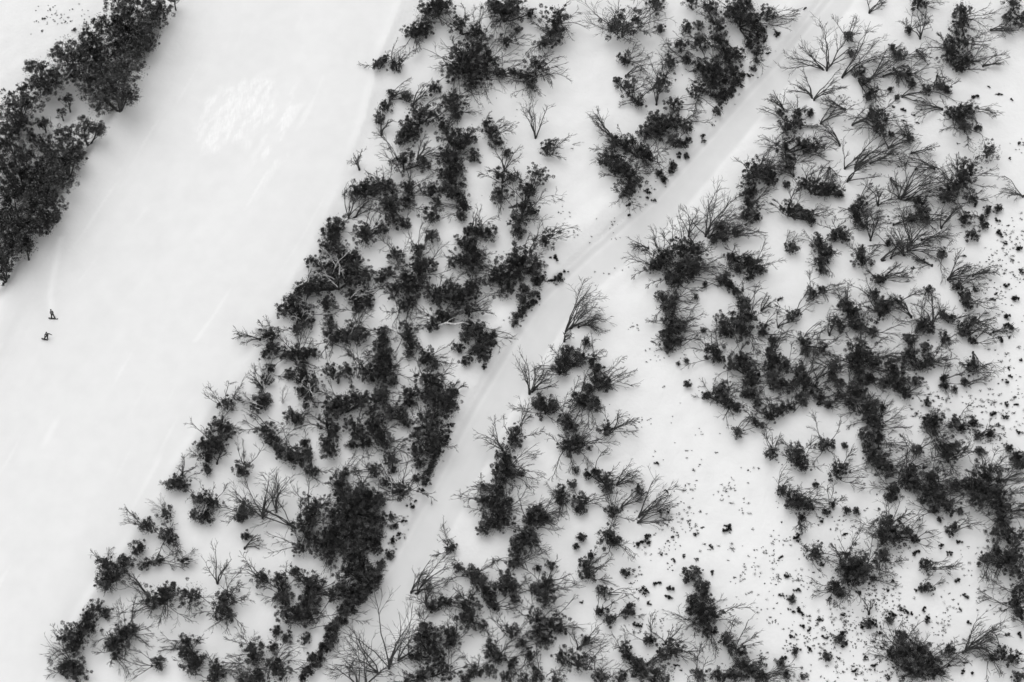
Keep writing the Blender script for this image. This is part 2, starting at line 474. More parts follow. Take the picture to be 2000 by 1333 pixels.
ZONES['belt'] = """835,22,22 852,10,24 868,15,16 825,50,14 837,58,11 805,62,15,f:d 820,66,11 897,50,19,f:ul 932,66,18,f:u 985,20,30,f:d 965,12,18 1005,14,22 1085,38,24,f:r
1085,66,22 1062,86,13,f:d 1037,28,10 990,80,14,f:r 1010,60,7 912,100,24 935,95,20 900,120,20,f:l 885,142,20,f:d 950,122,22,f:r 940,150,21,f:d 916,140,18 976,145,12,f:r 1000,142,9
920,166,14,f:d 1047,130,20,f:r 1023,152,14,f:d 1036,166,11,f:d 738,127,11 750,117,8 773,128,12,f:ur 765,185,10,f:ur 756,207,12 795,190,11 848,172,12
808,205,44,b:ur 888,205,22 884,190,14 892,228,9 820,224,20,f:ur 845,226,17 866,246,13 800,246,16 800,264,19 784,270,13 740,232,10 745,264,44,b:u 787,312,23,f:ul 827,321,13
815,312,46,b:ur 880,270,18 912,268,18 892,287,17 875,302,16 876,318,22 893,333,16 952,242,11 960,262,13,f:ur 968,278,11 927,305,11 985,334,44,b:u 990,298,8 1046,270,66,b:u
1070,290,14,f:ur 1062,292,30,b:ur 1049,342,19 702,332,36,b:u 712,370,15 728,364,13 695,378,13 745,360,11,f:u 760,388,19 765,411,19 759,364,11 796,367,14,f:u 798,392,14 770,432,15
790,438,9 842,374,16,f:l 855,396,7 842,420,16 843,463,13 882,366,23 875,345,17 892,381,14 681,426,52,b:u 696,424,36,b:ur 655,440,17 645,456,16 655,475,16 640,486,11 712,450,19,f:u
715,468,16 745,450,13 608,510,10 690,500,13 640,520,20 666,500,15 692,520,19 660,546,23,w:u 630,550,18 690,550,19 716,540,14 610,560,18 743,545,11 775,500,13,f:u 758,530,9
817,490,13,f:u 815,525,21,f:u 835,519,15 790,545,19 775,566,16 802,566,16 822,553,13 905,402,13,f:l 900,425,10 980,345,17 1000,345,9 977,382,16,f:d 1028,370,18,f:r 1020,405,20,f:ur
1042,414,9 1013,432,18 1010,455,12 1065,468,17,f:ur 932,450,13,f:u 915,450,9 955,455,14 920,480,18 905,474,13 930,502,19 906,511,15 889,511,11 920,522,16 1020,508,25,f:u 1045,520,17
1000,515,18 970,530,19,f:l 985,546,16 955,545,12 990,566,16 1010,542,16 1044,537,11 1025,572,13 1020,590,10 882,570,18 900,576,16 850,580,15 925,560,15 572,588,15 557,604,13
580,611,17 600,606,14 596,626,13,w:u 640,592,16 604,566,14 585,567,13 580,645,11 530,655,13,w:l 517,652,10 536,680,11 520,691,11 525,720,9 508,664,40,b:l 520,741,11,w:u 513,760,30,b:ul
580,692,15,f:u 560,696,11 597,691,11 611,688,8 590,714,10 566,732,9 590,736,13 610,750,15,w:d 590,766,11 602,781,13,w:d 640,632,13 650,660,17,f:d 690,650,19,f:u 704,656,12 674,657,11
690,581,15,w:r 716,575,13 720,591,9 700,601,9,f:d 650,728,15 676,725,12 712,725,19,f:u 727,737,15 745,720,18 655,788,17 690,780,17 505,790,16,w:l 516,783,12 497,790,42,b:l 552,786,30,w:u
788,597,15,f:d 801,590,11 853,578,17 876,575,15 897,580,20 920,570,15 915,606,17,f:r 861,620,15,f:l 845,635,11 881,618,13 935,645,17,f:r 915,640,13 951,661,13 940,676,13 910,660,11
930,691,15 946,690,11 910,706,9 895,680,9 748,650,12,f:l 748,666,10 795,640,11,f:d 803,672,15 795,658,11 800,690,9 835,695,12,f:r 850,713,9 825,706,8 752,700,17 745,681,13 756,721,16,f:r
750,741,15 768,746,9 830,738,17,f:ur 846,746,15 860,766,21 836,771,15 876,781,15 800,770,13,f:l 745,771,13 800,787,9 665,796,18,f:ul 645,801,13 640,831,17,f:l 650,852,16 645,881,15 634,870,11
715,781,15 740,776,13 735,816,19 760,806,13 781,806,13 791,821,11 690,831,15 700,851,15 725,836,15 745,851,17 750,871,15,f:r 715,866,11 685,870,8 850,791,19 871,801,18 830,821,17
851,836,19 815,851,15 840,861,19 830,886,16 855,866,13 810,880,9 820,908,8 730,920,15,f:l 765,900,12,f:ur 768,918,6 752,941,8 780,958,17,f:R 665,924,12,f:ur 660,946,14 667,966,19
700,961,17,f:u 721,971,17 736,976,16 690,986,19 442,790,13,f:u 430,836,17,f:u 446,840,12 412,866,17,f:ul 426,871,14 395,872,11 405,896,12 405,920,9 424,906,38,b:u 472,917,15,f:u
520,840,15,f:l 531,856,13 546,871,13 570,812,15 582,820,10 570,890,17,f:u 590,896,13 556,886,11 595,865,8 600,885,8,f:ul 608,922,12,f:u 350,940,14 358,952,8 356,928,34,b:u 336,948,11
392,975,14 415,985,14,f:u 386,1006,13,w:u 402,1011,13 478,995,15,f:ul 470,1010,9 513,1012,74,b:u 572,1030,96,b:ul 540,1000,70,b:u 612,990,19,f:u 600,1011,17 590,1031,15 606,1051,15 631,1066,18
590,1071,15,f:l 641,1086,13 645,1041,15 478,1072,30,b:ur 480,1047,8 512,1130,14,f:ul 545,1130,10 555,1146,10,f:ul 550,1166,12 603,1136,19 615,1151,15,f:r 600,1171,15 576,1115,8 372,1162,19,f:d
425,1140,50,b:u 440,1170,17,f:ur 430,1196,15 446,1206,10,f:d 362,1096,8,w:r 287,1028,14,f:ul 325,1005,14,w:ul 325,1046,13,f:d 336,1056,10 270,1072,13 222,1118,22 204,1140,13 246,1100,13
205,1104,13,f:d 280,1102,10 305,1095,10,f:r 315,1167,19,f:d 295,1176,13,f:l 330,1156,13 285,1160,40,b:ul 184,1190,15 205,1196,9 170,1206,10 170,1226,17 150,1241,19 125,1246,11 145,1266,15
140,1300,19,f:l 150,1316,15 123,1302,11 240,1240,20,f:u 224,1250,13 256,1232,12,f:r 215,1260,9 227,1280,10,f:d 368,1255,14,f:l 375,1301,17 385,1290,12 362,1275,12,f:r 310,1295,12,f:l
424,1305,14,f:r 425,1326,12 492,1272,17,f:ul 501,1286,14 532,1265,9,f:u 535,1300,16,f:ur 550,1318,15 505,1322,15,f:ul 480,1331,12 557,1172,14 556,1200,15 580,1201,17 605,1206,15,f:r 601,1182,14
540,1232,8 594,1248,10 560,1246,10 710,1120,21 700,1100,17 690,1088,18 722,1140,18 680,1120,18 735,1075,10 700,1156,14 690,1176,13 675,1192,11 655,1162,13,f:l 670,1150,13
650,1001,18 680,1011,18,f:u 700,1001,18 725,1001,16 665,1031,18 690,1041,18 716,1031,18 740,1016,13 735,1046,13 650,1056,15,f:d 670,1071,16 700,1071,16 725,1060,13"""
ZONES['grove'] = """1217,48,30,f:R 1282,8,17,f:d 1290,56,8 1350,4,14 1220,117,13,f:r 1205,157,7 1228,172,17,f:ur 1246,200,12,f:ur 1222,150,40,b:r 1290,162,20,f:u 1282,205,66,b:u 1307,122,12,f:u 1330,88,13
1367,82,17,f:l 1400,48,19,f:ul 1445,32,23,f:u 1430,18,16 1475,45,22,f:r 1480,70,15 1458,12,18 1387,15,14,f:u 1405,80,17 1421,110,18 1441,110,16 1390,130,19,f:l 1370,130,15 1401,146,20 1430,140,15
1415,160,18 1380,150,16 1360,176,15,f:d 1390,170,15 1410,185,11 1480,100,10,f:d 1465,86,13 1440,160,9 1315,203,14,f:r 1280,232,15 1300,240,17 1320,236,15,f:r 1270,250,15 1285,263,15,f:d 1256,261,12
1342,250,11 1317,277,13 1335,283,8 1198,275,13 1196,270,56,b:ul 1216,281,13 1231,276,11 1195,306,15 1180,316,12 1215,321,19,f:l 1253,297,17,f:d 1266,306,13,f:d 1225,336,17,f:r 1202,332,13 1240,356,17
1225,366,15,f:d 1220,380,9 1340,55,12 1365,50,10 1500,25,14,f:r 1345,115,12,f:l"""
ZONES['wedge'] = """1105,648,90,b:ur 1118,640,50,b:ur 1102,668,26,b:u 1130,640,46,b:r 1146,668,8 1095,700,12,f:u 1112,690,14 1095,721,17,f:l 1116,707,11 1135,700,12,f:ur 1158,706,11,f:r 1168,722,10 1165,745,19,f:r 1181,752,13,f:ur
1150,762,12 1130,780,17,f:u 1146,786,16,f:d 1161,791,12 1034,770,66,b:u 1042,764,52,b:ur 1065,795,17,f:l 1081,796,13 1046,790,8 1054,782,11 1105,826,14,f:u 1116,836,10 1007,845,15,f:u 982,880,52,b:ul 1185,840,15,f:ur
1200,838,40,b:ur 1005,866,12 985,890,14 990,906,17,f:r 976,918,14 995,926,15,f:r 976,936,13 1018,925,7 1120,865,22,f:u 1108,872,16,f:d 1136,871,15,f:ur 970,960,15,f:l 985,981,17,f:r 960,985,17 942,975,11,f:ul
976,1001,19 986,1021,15,f:r 960,1021,19 945,1035,12 945,950,8 1090,960,12 1096,976,13,f:d 1116,946,8 1135,980,13,f:r 1132,996,10 1050,1000,13,f:ur 1046,1016,15,f:r 1062,1014,10 1025,1046,14 1010,1066,13 1040,1054,13
1165,925,10,f:ur 1185,940,15,f:ur 1186,956,10 1125,920,7 1148,928,9 1205,948,44,b:ur 1200,1000,14,f:u 1214,992,48,b:ur 1248,1010,74,b:ur 1246,1022,52,b:r 1248,957,8 1186,1050,17,f:u 1200,1060,10,f:d 1135,1050,9 1125,1067,6
880,1070,11,f:u 803,1158,46,b:ur 816,1160,74,b:ur 832,1180,56,b:u 845,1186,12,f:u 866,1176,12,f:ur 760,1306,128,b:u 738,1316,84,b:ul 700,1345,70,b:u 778,1290,60,b:ur 715,1340,70,b:u 920,1120,13,f:u 936,1131,13 950,1151,15,f:u 895,1110,8
990,1130,15,f:u 1001,1146,12 980,1151,12 1005,1170,9 910,1180,17,f:u 920,1201,18 905,1212,14 936,1221,11 956,1171,12 966,1186,10,f:r 830,1230,13,f:u 850,1241,15 820,1246,12 886,1250,14,f:u 878,1236,10 840,1271,18
861,1276,16 812,1281,13,f:l 840,1311,19 871,1311,16,f:ur 820,1322,15 800,1332,14 960,1270,13,f:u 972,1286,12,f:r 955,1311,13 925,1311,11,f:u 910,1327,12 1000,1235,13,f:u 1018,1256,10,f:r 990,1320,12 1000,1295,9,f:d
1035,1010,13,f:r 1030,1051,16 1014,1061,13 1010,1086,15,f:r 1005,1100,10 1070,1135,12,f:u 1065,1151,20,f:ur 1065,1176,15 1046,1150,11 1076,1105,8 1050,1110,6 1145,1105,12 1145,1121,15,f:r 1154,1086,8 1180,1157,12,f:r
1222,1118,8 1170,1195,9,f:ur 1190,1210,11,f:r 1228,1195,10 1050,1211,16,f:u 1080,1216,18,f:r 1092,1228,11 1040,1236,11 1065,1251,15 1035,1280,12,f:d 1095,1285,10 1130,1290,22,f:ur 1145,1250,9 1128,1268,46,b:ur 1176,1325,14,f:u
1220,1265,11,f:u 1228,1284,10 1270,1250,10,f:u 1310,1270,19,f:r 1300,1258,40,b:u 1245,1297,12 1262,1300,40,b:ur 1280,1320,24 1250,1312,14 1345,1125,12 1360,1118,11 1370,1146,13 1376,1158,9 1360,1172,13 1350,1191,13 1376,1186,16
1386,1201,18,f:r 1370,1216,16,f:l 1386,1236,11,f:d 1420,1250,13,f:u 1440,1270,13,f:ur 1450,1301,16 1471,1311,18,f:r 1430,1321,18 1490,1326,12,f:r 1400,1321,13 1365,1321,13,f:u 1090,1326,13 1050,1320,13,f:u 1020,1330,12 1210,1325,12"""
ZONES['right'] = """1615,138,88,b:u 1606,136,70,b:ul 1657,72,11,f:u 1662,103,10 1645,152,100,b:ur 1775,60,8,f:u 1743,92,7 1797,76,52,b:u 1795,5,14,f:r 1698,26,36,b:ur 1880,25,21,f:r 1875,50,20 1860,85,20,f:l 1885,88,16,f:r
1860,110,22 1885,120,17,f:r 1875,135,12,f:r 1980,10,17 1968,35,11,f:d 1995,40,14,f:d 1675,140,13 1690,160,11,f:r 1695,160,70,b:ur 1705,180,12,f:d 1695,192,10,f:d 1740,175,6 1752,190,6 1770,145,13,f:r 1780,165,10
1810,175,11,f:r 1835,168,8 1850,175,8,f:u 1756,108,14,f:r 1790,100,32,b:d 1715,225,17,f:r 1716,256,15,f:l 1740,262,6,f:r 1775,270,11,f:ul 1590,196,66,b:ur 1585,190,46,b:ul 1603,242,64,b:ur 1560,220,9,f:ul 1581,222,9
1540,245,17,f:l 1558,240,13,f:r 1535,285,17,f:l 1590,287,17,f:r 1566,282,13 1540,305,13 1525,220,8,f:ul 1875,225,20,f:d 1891,215,16,f:r 1860,220,13,f:d 1910,250,8 1885,250,12,f:d 1930,295,22,y:ur 1885,335,24,f:r
1880,360,22,f:ul 1856,371,18,f:l 1850,387,15 1896,386,11,f:r 1760,390,92,b:ur 1755,388,60,b:u 1770,392,70,b:r 1795,395,13 1800,416,15,f:d 1780,426,9 1811,430,9,f:r 1885,428,14 1930,410,9 1950,408,8 1918,426,7
1900,460,12 1921,441,9 1838,446,46,b:ur 1715,402,46,b:u 1998,385,44,b:l 1670,330,90,b:ur 1655,355,60,b:ur 1480,330,22,f:u 1465,346,18,f:u 1501,336,15,f:ur 1505,352,12 1460,381,16 1466,401,16,f:r 1460,426,13
1480,426,9 1535,325,13,f:r 1535,361,8 1570,360,16,f:u 1591,366,18,f:ur 1611,371,16 1631,371,12 1641,381,8 1540,410,15,f:u 1560,416,14 1577,421,12,f:r 1586,433,8 1548,485,14 1595,470,13,f:ur 1605,486,16
1616,501,14 1601,512,11,f:d 1640,455,13,f:u 1627,462,10 1651,466,9 1606,530,8 1680,395,13,f:ur 1675,420,16,f:r 1681,437,13,f:r 1666,408,8 1685,510,16,f:u 1683,490,9 1712,545,8,f:r 1772,492,60,b:r 1765,500,56,b:ul
1772,486,52,b:ur 1780,480,70,b:u 1740,505,44,b:ur 1722,510,60,b:ur 1841,494,10,f:d 1735,475,8,f:l 1870,560,13,f:r 1851,547,60,b:r 1855,545,44,b:ur 1886,580,13 1891,596,10,f:r 1905,566,6 1815,566,8,f:d 1750,585,11,f:ur
1720,606,20,f:ul 1732,598,13 1805,630,13,f:u 1795,642,9 1820,638,64,b:u 1855,622,10,f:r 1843,616,8 1880,640,14,f:r 1895,634,44,b:r 1902,625,8 1330,485,22,f:u 1355,490,20,f:u 1300,500,18,f:ul 1290,516,20,f:l 1270,520,12
1330,520,22 1361,520,18,f:r 1320,550,15,f:d 1345,540,13,f:r 1310,540,15 1266,486,36,b:l 1345,462,50,b:u 1408,445,15,f:r 1411,466,13 1440,450,13,f:r 1392,470,10 1378,462,84,b:u 1385,465,60,b:ur 1430,505,13,f:ur 1460,511,15
1475,521,14,f:ur 1486,527,9 1465,541,11 1440,526,10 1415,545,13,f:l 1426,557,10 1440,571,11 1310,580,13,f:r 1290,581,11 1305,601,15,f:r 1305,626,13 1311,641,15,f:ur 1377,556,5 1359,580,5 1455,596,13,f:u 1440,630,24
1461,621,18,f:ur 1410,631,16 1450,651,18 1415,650,13 1301,655,12 1326,641,13,f:ur 1337,636,10 1310,671,15 1326,666,11,f:r 1305,682,9 1340,705,5 1325,711,4 1375,645,6 1490,650,8,f:r 1395,686,15,f:l 1401,701,12
1437,696,13,f:r 1451,701,11 1430,716,11 1460,721,16 1470,736,14 1465,747,14,f:r 1505,690,17,f:ur 1516,706,16 1531,716,14 1510,737,16 1508,665,6 1412,755,12 1396,771,11 1411,781,13,f:ur 1380,772,8 1425,791,11,f:d
1440,796,10 1475,770,13,f:ur 1481,786,11 1458,768,10 1515,756,11 1531,757,14 1520,801,16 1501,811,13,f:u 1541,791,12,f:r 1343,750,7 1440,846,11,f:ur 1475,825,8 1486,831,7 1520,587,8,b:ur 1487,607,34,b:ur 1490,640,9
1510,665,8 1585,575,13,f:u 1605,566,8,f:r 1550,617,12,f:ur 1650,595,13 1660,606,16,f:u 1675,608,11 1720,601,10 1706,575,10,f:ul 1720,546,9,f:r 1640,635,13 1670,631,13,f:l 1682,641,11 1572,665,15,f:ur 1575,686,11 1600,682,12,f:ur
1680,685,24,f:u 1691,697,18,f:r 1664,702,13,f:l 1675,721,15 1705,650,12,f:r 1711,710,10 1630,715,12,f:ul 1640,751,11 1625,735,10,f:u 1680,746,16 1700,740,12,f:r 1665,761,13 1595,742,60,b:ur 1570,741,16,f:u 1581,757,14,f:r
1560,721,13,f:u 1550,751,11 1500,715,11 1775,665,13,f:u 1780,691,14 1800,711,16,f:r 1816,706,11,f:r 1771,702,11 1810,640,13,f:u 1808,680,11 1740,715,15,f:l 1750,736,18 1755,752,18 1770,771,12,f:r 1728,750,11 1845,662,10,f:d
1885,650,10,f:r 1900,665,8,f:r 1895,715,16,f:r 1885,746,8,f:r 1845,740,9,f:r 1846,755,9 1865,761,6 1790,745,10 1811,786,8 1830,821,13 1815,831,13 1811,819,10 1825,846,6 1865,826,12 1881,836,9 1901,826,8 1715,831,16,f:r
1715,856,14,f:r 1710,791,11 1725,796,8 1690,800,16,f:ul 1700,815,14,f:r 1660,790,13,f:l 1680,770,13 1690,850,15 1700,880,13,f:r 1600,775,13,f:r 1565,780,13 1640,775,11,f:r 1620,790,9 1855,876,24,f:l 1851,893,16,f:R
1550,880,14 1561,896,16,f:u 1566,911,13,f:ur 1505,885,12,f:u 1612,870,14,f:ul 1637,920,19,f:r 1650,870,6 1530,960,12,f:ur 1555,975,16,f:r 1546,986,13 1570,985,12,f:r 1565,1011,8,f:d 1582,990,8 1615,1000,8 1627,985,6,f:u
1655,998,8 1673,998,7 1593,946,6 1560,1022,26,b:d 1720,905,18,f:r 1736,917,13 1705,897,12 1790,880,11,f:ur 1780,920,16,f:u 1770,941,15,f:l 1791,951,16,f:r 1745,956,12,f:l 1741,971,10 1820,930,20,f:u 1826,956,20 1836,976,13
1825,996,9,f:l 1810,971,15,f:r 1865,950,13 1886,946,13 1925,930,26,f:u 1936,951,26,f:ur 1915,971,24 1946,971,24,f:r 1956,991,18,f:r 1961,1016,14,f:r 1902,951,15 1990,905,15,f:l 1985,891,10 1970,876,8 1910,850,8,f:r 1935,848,9
1915,881,9 1851,990,13,f:r 1875,1000,8 1835,1015,5 1735,1030,24,f:u 1745,1050,18 1728,1047,15,f:ul 1775,1040,10 1786,1053,9,f:r 1860,1035,12,f:r 1945,1045,16 1985,1050,17 1966,1041,11 1950,1081,16 1925,1096,15,f:d 1962,1102,14,f:d
1985,1090,18 1972,1086,12 1990,1121,16 1995,1151,15,f:l 1985,1181,16,f:l 1991,1201,15 1592,1078,18,f:ur 1655,1105,26,f:u 1671,1117,22 1690,1100,22,f:ul 1662,1132,15,f:d 1725,1085,13,f:d 1630,1146,13,f:l 1640,1157,10 1706,1130,6,f:r
1812,1107,14,f:r 1812,1148,9 1697,1200,26,b:u 1700,1216,10 1760,1245,13,f:u 1770,1271,20,f:ul 1750,1281,15,f:l 1801,1271,18,f:u 1816,1291,18,f:ur 1801,1311,22 1771,1311,18 1831,1311,12,f:ur 1740,1276,10 1855,1270,10,f:r 1885,1272,74,b:ur
1880,1276,50,b:r 1960,1280,16,f:l 1981,1286,13 1990,1325,13 1936,1286,8,f:d 1640,1250,9 1615,1283,8 1525,1296,8 1536,1318,8 1567,1321,6 1553,1275,6 1547,1170,7 1736,1210,8 1800,1150,6 1470,375,10 1725,150,52,b:r 1745,135,44,b:d 1762,190,50,b:r 1700,215,46,b:d 1650,215,44,b:l 1665,245,50,b:r 1640,285,46,b:ul 1735,290,52,b:ur 1780,300,44,b:r 1825,330,60,b:l 1700,320,60,b:r 1650,330,50,b:ur 1740,350,44,b:d 1830,150,40,b:d 1840,215,50,b:l 1920,130,40,b:r 1935,60,44,b:r 1700,470,60,b:u 1745,440,52,b:r 1800,470,56,b:r 1820,520,44,b:l 1730,540,40,b:ur 1900,540,48,b:r 1940,650,40,b:r 1900,690,44,b:d 1530,215,40,b:ul 1570,300,44,b:r 1620,330,44,b:d 1550,345,36,b:ul 1725,700,40,b:r 1620,655,40,b:u 1520,640,36,b:ur 1780,620,44,b:ul 1960,940,40,b:r 1975,1000,36,b:r"""

# bank bushes that hang over the uphill edge of the track, and separate heath shrubs
BANK = """745,1105,7 760,1085,7 740,1130,8 728,1118,7 716,1158,8 706,1170,7 665,1215,10 655,1230,9 650,1250,9 640,1265,8 626,1281,9 616,1301,8 601,1311,8 592,1326,8 640,1245,6 668,1195,8
682,1185,8 690,1195,6 630,1262,6 610,1285,7 645,1228,7 770,1030,6 765,1010,6 785,1020,5 775,1045,5 768,1058,6 881,831,5 878,842,5 872,856,6 865,870,5 855,886,7 845,906,7 838,926,8 830,941,7
822,956,5 812,936,6 860,880,5 850,895,6 842,915,6 887,770,7 885,792,6 892,765,5 945,716,5 962,672,6 955,690,5 950,702,6 963,655,6 806,987,5 812,978,4 1060,546,6 1050,556,8 1076,549,5
1090,546,7 1095,537,5 1102,530,4 1045,575,7 1042,592,7 1032,600,7 1024,608,6 1010,620,7 1005,632,7 1018,615,6 1050,580,5 1287,341,8 1297,353,7 1315,329,8 1310,336,6 1330,306,5 1340,306,6
1326,300,4 1265,375,5 1262,386,4 1230,402,5 1230,421,4 1345,276,6 1370,266,5 1375,276,4 1470,136,6 1462,148,5 1425,186,7 1405,201,7 1400,219,8 1430,178,6 1395,190,7 1450,150,6 1478,122,6
1490,60,6 1520,70,5 1518,65,4 1572,17,3 1500,105,4 1448,168,5 1416,195,6 690,1160,8 1390,246,3 1085,505,5 1278,392,4"""
SHRUB = """1285,905,5 1290,1000,5 1308,1000,5 1302,960,4 1262,1050,8 1268,1062,7 1250,1062,7 1315,1050,5 1294,1083,4 1316,1095,5 1335,1086,4 1220,1120,8 1284,1140,6 1260,1155,9 1310,1150,7 1308,1166,6
1265,1178,6 1390,1118,5 1228,1182,8 1242,1222,6 1255,1222,5 1135,1178,4 1185,1190,4 1330,1310,4 1320,1300,5 1418,1035,8 1425,1030,6 1345,1018,3 1372,1030,3 1362,1045,7 1388,1068,5 1361,1092,4
1600,790,6 1700,690,4 1712,630,5 1782,524,4 1805,511,5 1885,500,4 1950,457,8 1966,477,6 1990,485,9 1978,508,4 1995,530,7 1963,560,7 1982,582,10 1940,585,5 1946,572,4 1965,618,9 1972,640,9
1955,665,7 1972,660,4 1974,735,5 1968,745,6 1970,720,4 1995,705,5 1965,790,6 1985,790,5 1980,775,4 1940,810,7 1965,815,6 1990,845,6 1950,830,4 1893,825,7 1900,815,5 1555,1050,7 1562,1057,5
1608,1017,6 1650,1045,5 1526,1020,3 1525,1088,4 1537,1128,7 1558,1152,6 1523,1130,3 1546,1172,7 1525,1163,5 1562,1195,7 1600,1212,6 1645,1202,5 1570,1225,6 1580,1230,5 1645,1240,9 1650,1255,8
1548,1247,6 1555,1270,7 1610,1245,5 1583,1268,6 1530,1285,6 1542,1192,4 1620,1170,5 1605,1105,7 1680,1160,6 1735,1155,5 1745,1135,5 1790,1080,6 1835,1065,6 1855,1080,7 1872,1060,7 1790,1155,5
1810,1210,7 1815,1208,5 1805,1190,5 1885,1165,6 1875,1190,4 1870,1135,5 1685,1225,6 1695,1220,7 1715,1235,6 1710,1225,6 1770,1195,6 1780,1200,5 1745,1200,7 1760,1190,4 1720,1265,5 1708,1300,6
1670,1310,6 1690,1285,5 1735,1322,6 1880,1310,6 1900,1315,5 1890,1215,5 1855,1300,5 1885,1295,4 1968,1240,5 1990,1240,6 85,37,4 128,43,3 140,42,3 57,208,5 112,230,3 82,60,3 145,58,5 20,183,5
28,180,3 8,175,4 1905,400,5 1945,430,6 1970,440,3 1700,360,4 1720,310,5 1738,300,5 1790,330,4 1765,215,5 1785,225,4 1790,240,4 1800,215,3 1765,235,4 1745,210,5 1470,135,4 1400,210,4
1930,170,4 1905,190,7 1975,195,4 1950,185,6 1870,280,3 1812,290,3 1890,283,3 1970,310,4 1990,280,4"""

LEAN = {'u': (0, 0.30, 0.9), 'ur': (0.65, 0.35, 0.75), 'r': (0.95, 0.10, 0.42), 'l': (-0.95, 0.10, 0.42),
        'ul': (-0.6, 0.35, 0.75), 'd': (0.1, -0.95, 0.30), 'R': (0, 0, 0.45)}

WHERE = {'far': 'in the dense stand across the open piste',
         'belt': 'in the belt between piste and track',
         'grove': 'in the grove inside the track bend',
         'wedge': 'in the strip on the downhill side of the track',
         'right': 'on the open scrubby slope beyond the track'}

class T: pass
trees = []
CAP = 6
for zone, txt in ZONES.items():
    tok = []
    dead = []
    for tk in txt.split():
        q = tk.split(',')
        x, y, r = float(q[0]), float(q[1]), float(q[2])
        kd, dr = (q[3].split(':') + [''])[:2] if len(q) > 3 else ('c', '')
        if kd == 'b' or (kd == 'w' and r > 28):
            near = [s for s in dead[-6:] if math.hypot(s.stems[0][0] - x, s.stems[0][1] - y) < 22 and len(s.stems) < 3]
            if near and kd == 'b':
                near[-1].stems.append((x, y, r, dr, 'dead'))
            else:
                t = T(); t.zone = zone; t.lobes = []; t.stems = [(x, y, r, dr, 'bleach' if kd == 'w' else 'dead')]
                dead.append(t)
        else:
            tok.append((x, y, r, kd, dr))
    # neighbouring crowns that run into each other belong to one many-stemmed tree
    par = list(range(len(tok))); cnt = [1] * len(tok); nst = [int(k[3] != 'c') for k in tok]
    def find(i):
        while par[i] != i: i = par[i]
        return i
    pairs = []
    for i in range(len(tok)):
        for j in range(i):
            d = math.hypot(tok[i][0] - tok[j][0], tok[i][1] - tok[j][1]) / (tok[i][2] + tok[j][2])
            if d < 1.15 and 'y' not in (tok[i][3], tok[j][3]): pairs.append((d, i, j))
    for d, i, j in sorted(pairs):
        a, b = find(i), find(j)
        if a != b and cnt[a] + cnt[b] <= CAP and nst[a] + nst[b] <= 3:
            par[b] = a; cnt[a] += cnt[b]; nst[a] += nst[b]
    cl = {}
    for i in range(len(tok)):
        cl.setdefault(find(i), []).append(tok[i])
    for g in cl.values():
        t = T(); t.zone = zone
        t.lobes = [(k[0], k[1], k[2]) for k in g]
        t.stems = [(k[0], k[1], k[2], k[4], 'crown' if k[3] == 'f' else 'crownbleach') for k in g if k[3] in 'fw']
        t.lacy = any(k[3] == 'y' for k in g)
        t.bush = len(g) == 1 and g[0][2] <= 13 and not t.stems
        trees.append(t)
    trees += dead
print('TREES', sum(1 for t in trees if t.lobes and not t.bush), 'BUSH', sum(1 for t in trees if t.lobes and t.bush), 'DEAD', sum(1 for t in trees if not t.lobes), 'lobes', sum(len(t.lobes) for t in trees))

# solve all positions at once
lob = [(t, k) for t in trees for k in range(len(t.lobes))]
LP = np.array([t.lobes[k] for t, k in lob])
LR = LP[:, 2] / PPM * np.array([{'far': 1.24, 'right': 1.27, 'wedge': 1.32}.get(t.zone, 1.40) for t, k in lob])
def crown_height(zone, R):
    if zone == 'far': return 1.3 + 0.8 * R
    return 0.15 + 0.62 * R
LH = np.array([crown_height(t.zone, R) for (t, k), R in zip(lob, LR)])
rr_ = np.random.default_rng(5)
LH = LH * rr_.uniform(0.9, 1.25, len(LH))
LC = solve(LP[:, 0], LP[:, 1], LH)
for i, (t, k) in enumerate(lob):
    if k == 0: t.C = []; t.Rm = []
    t.C.append(LC[i]); t.Rm.append(LR[i])
bs = [(t, k) for t in trees for k, s in enumerate(t.stems) if s[4] in ('dead', 'bleach')]
BP = solve([t.stems[k][0] for t, k in bs], [t.stems[k][1] for t, k in bs], np.full(len(bs), 0.0))
for i, (t, k) in enumerate(bs):
    if not hasattr(t, 'B'): t.B = {}
    t.B[k] = BP[i]

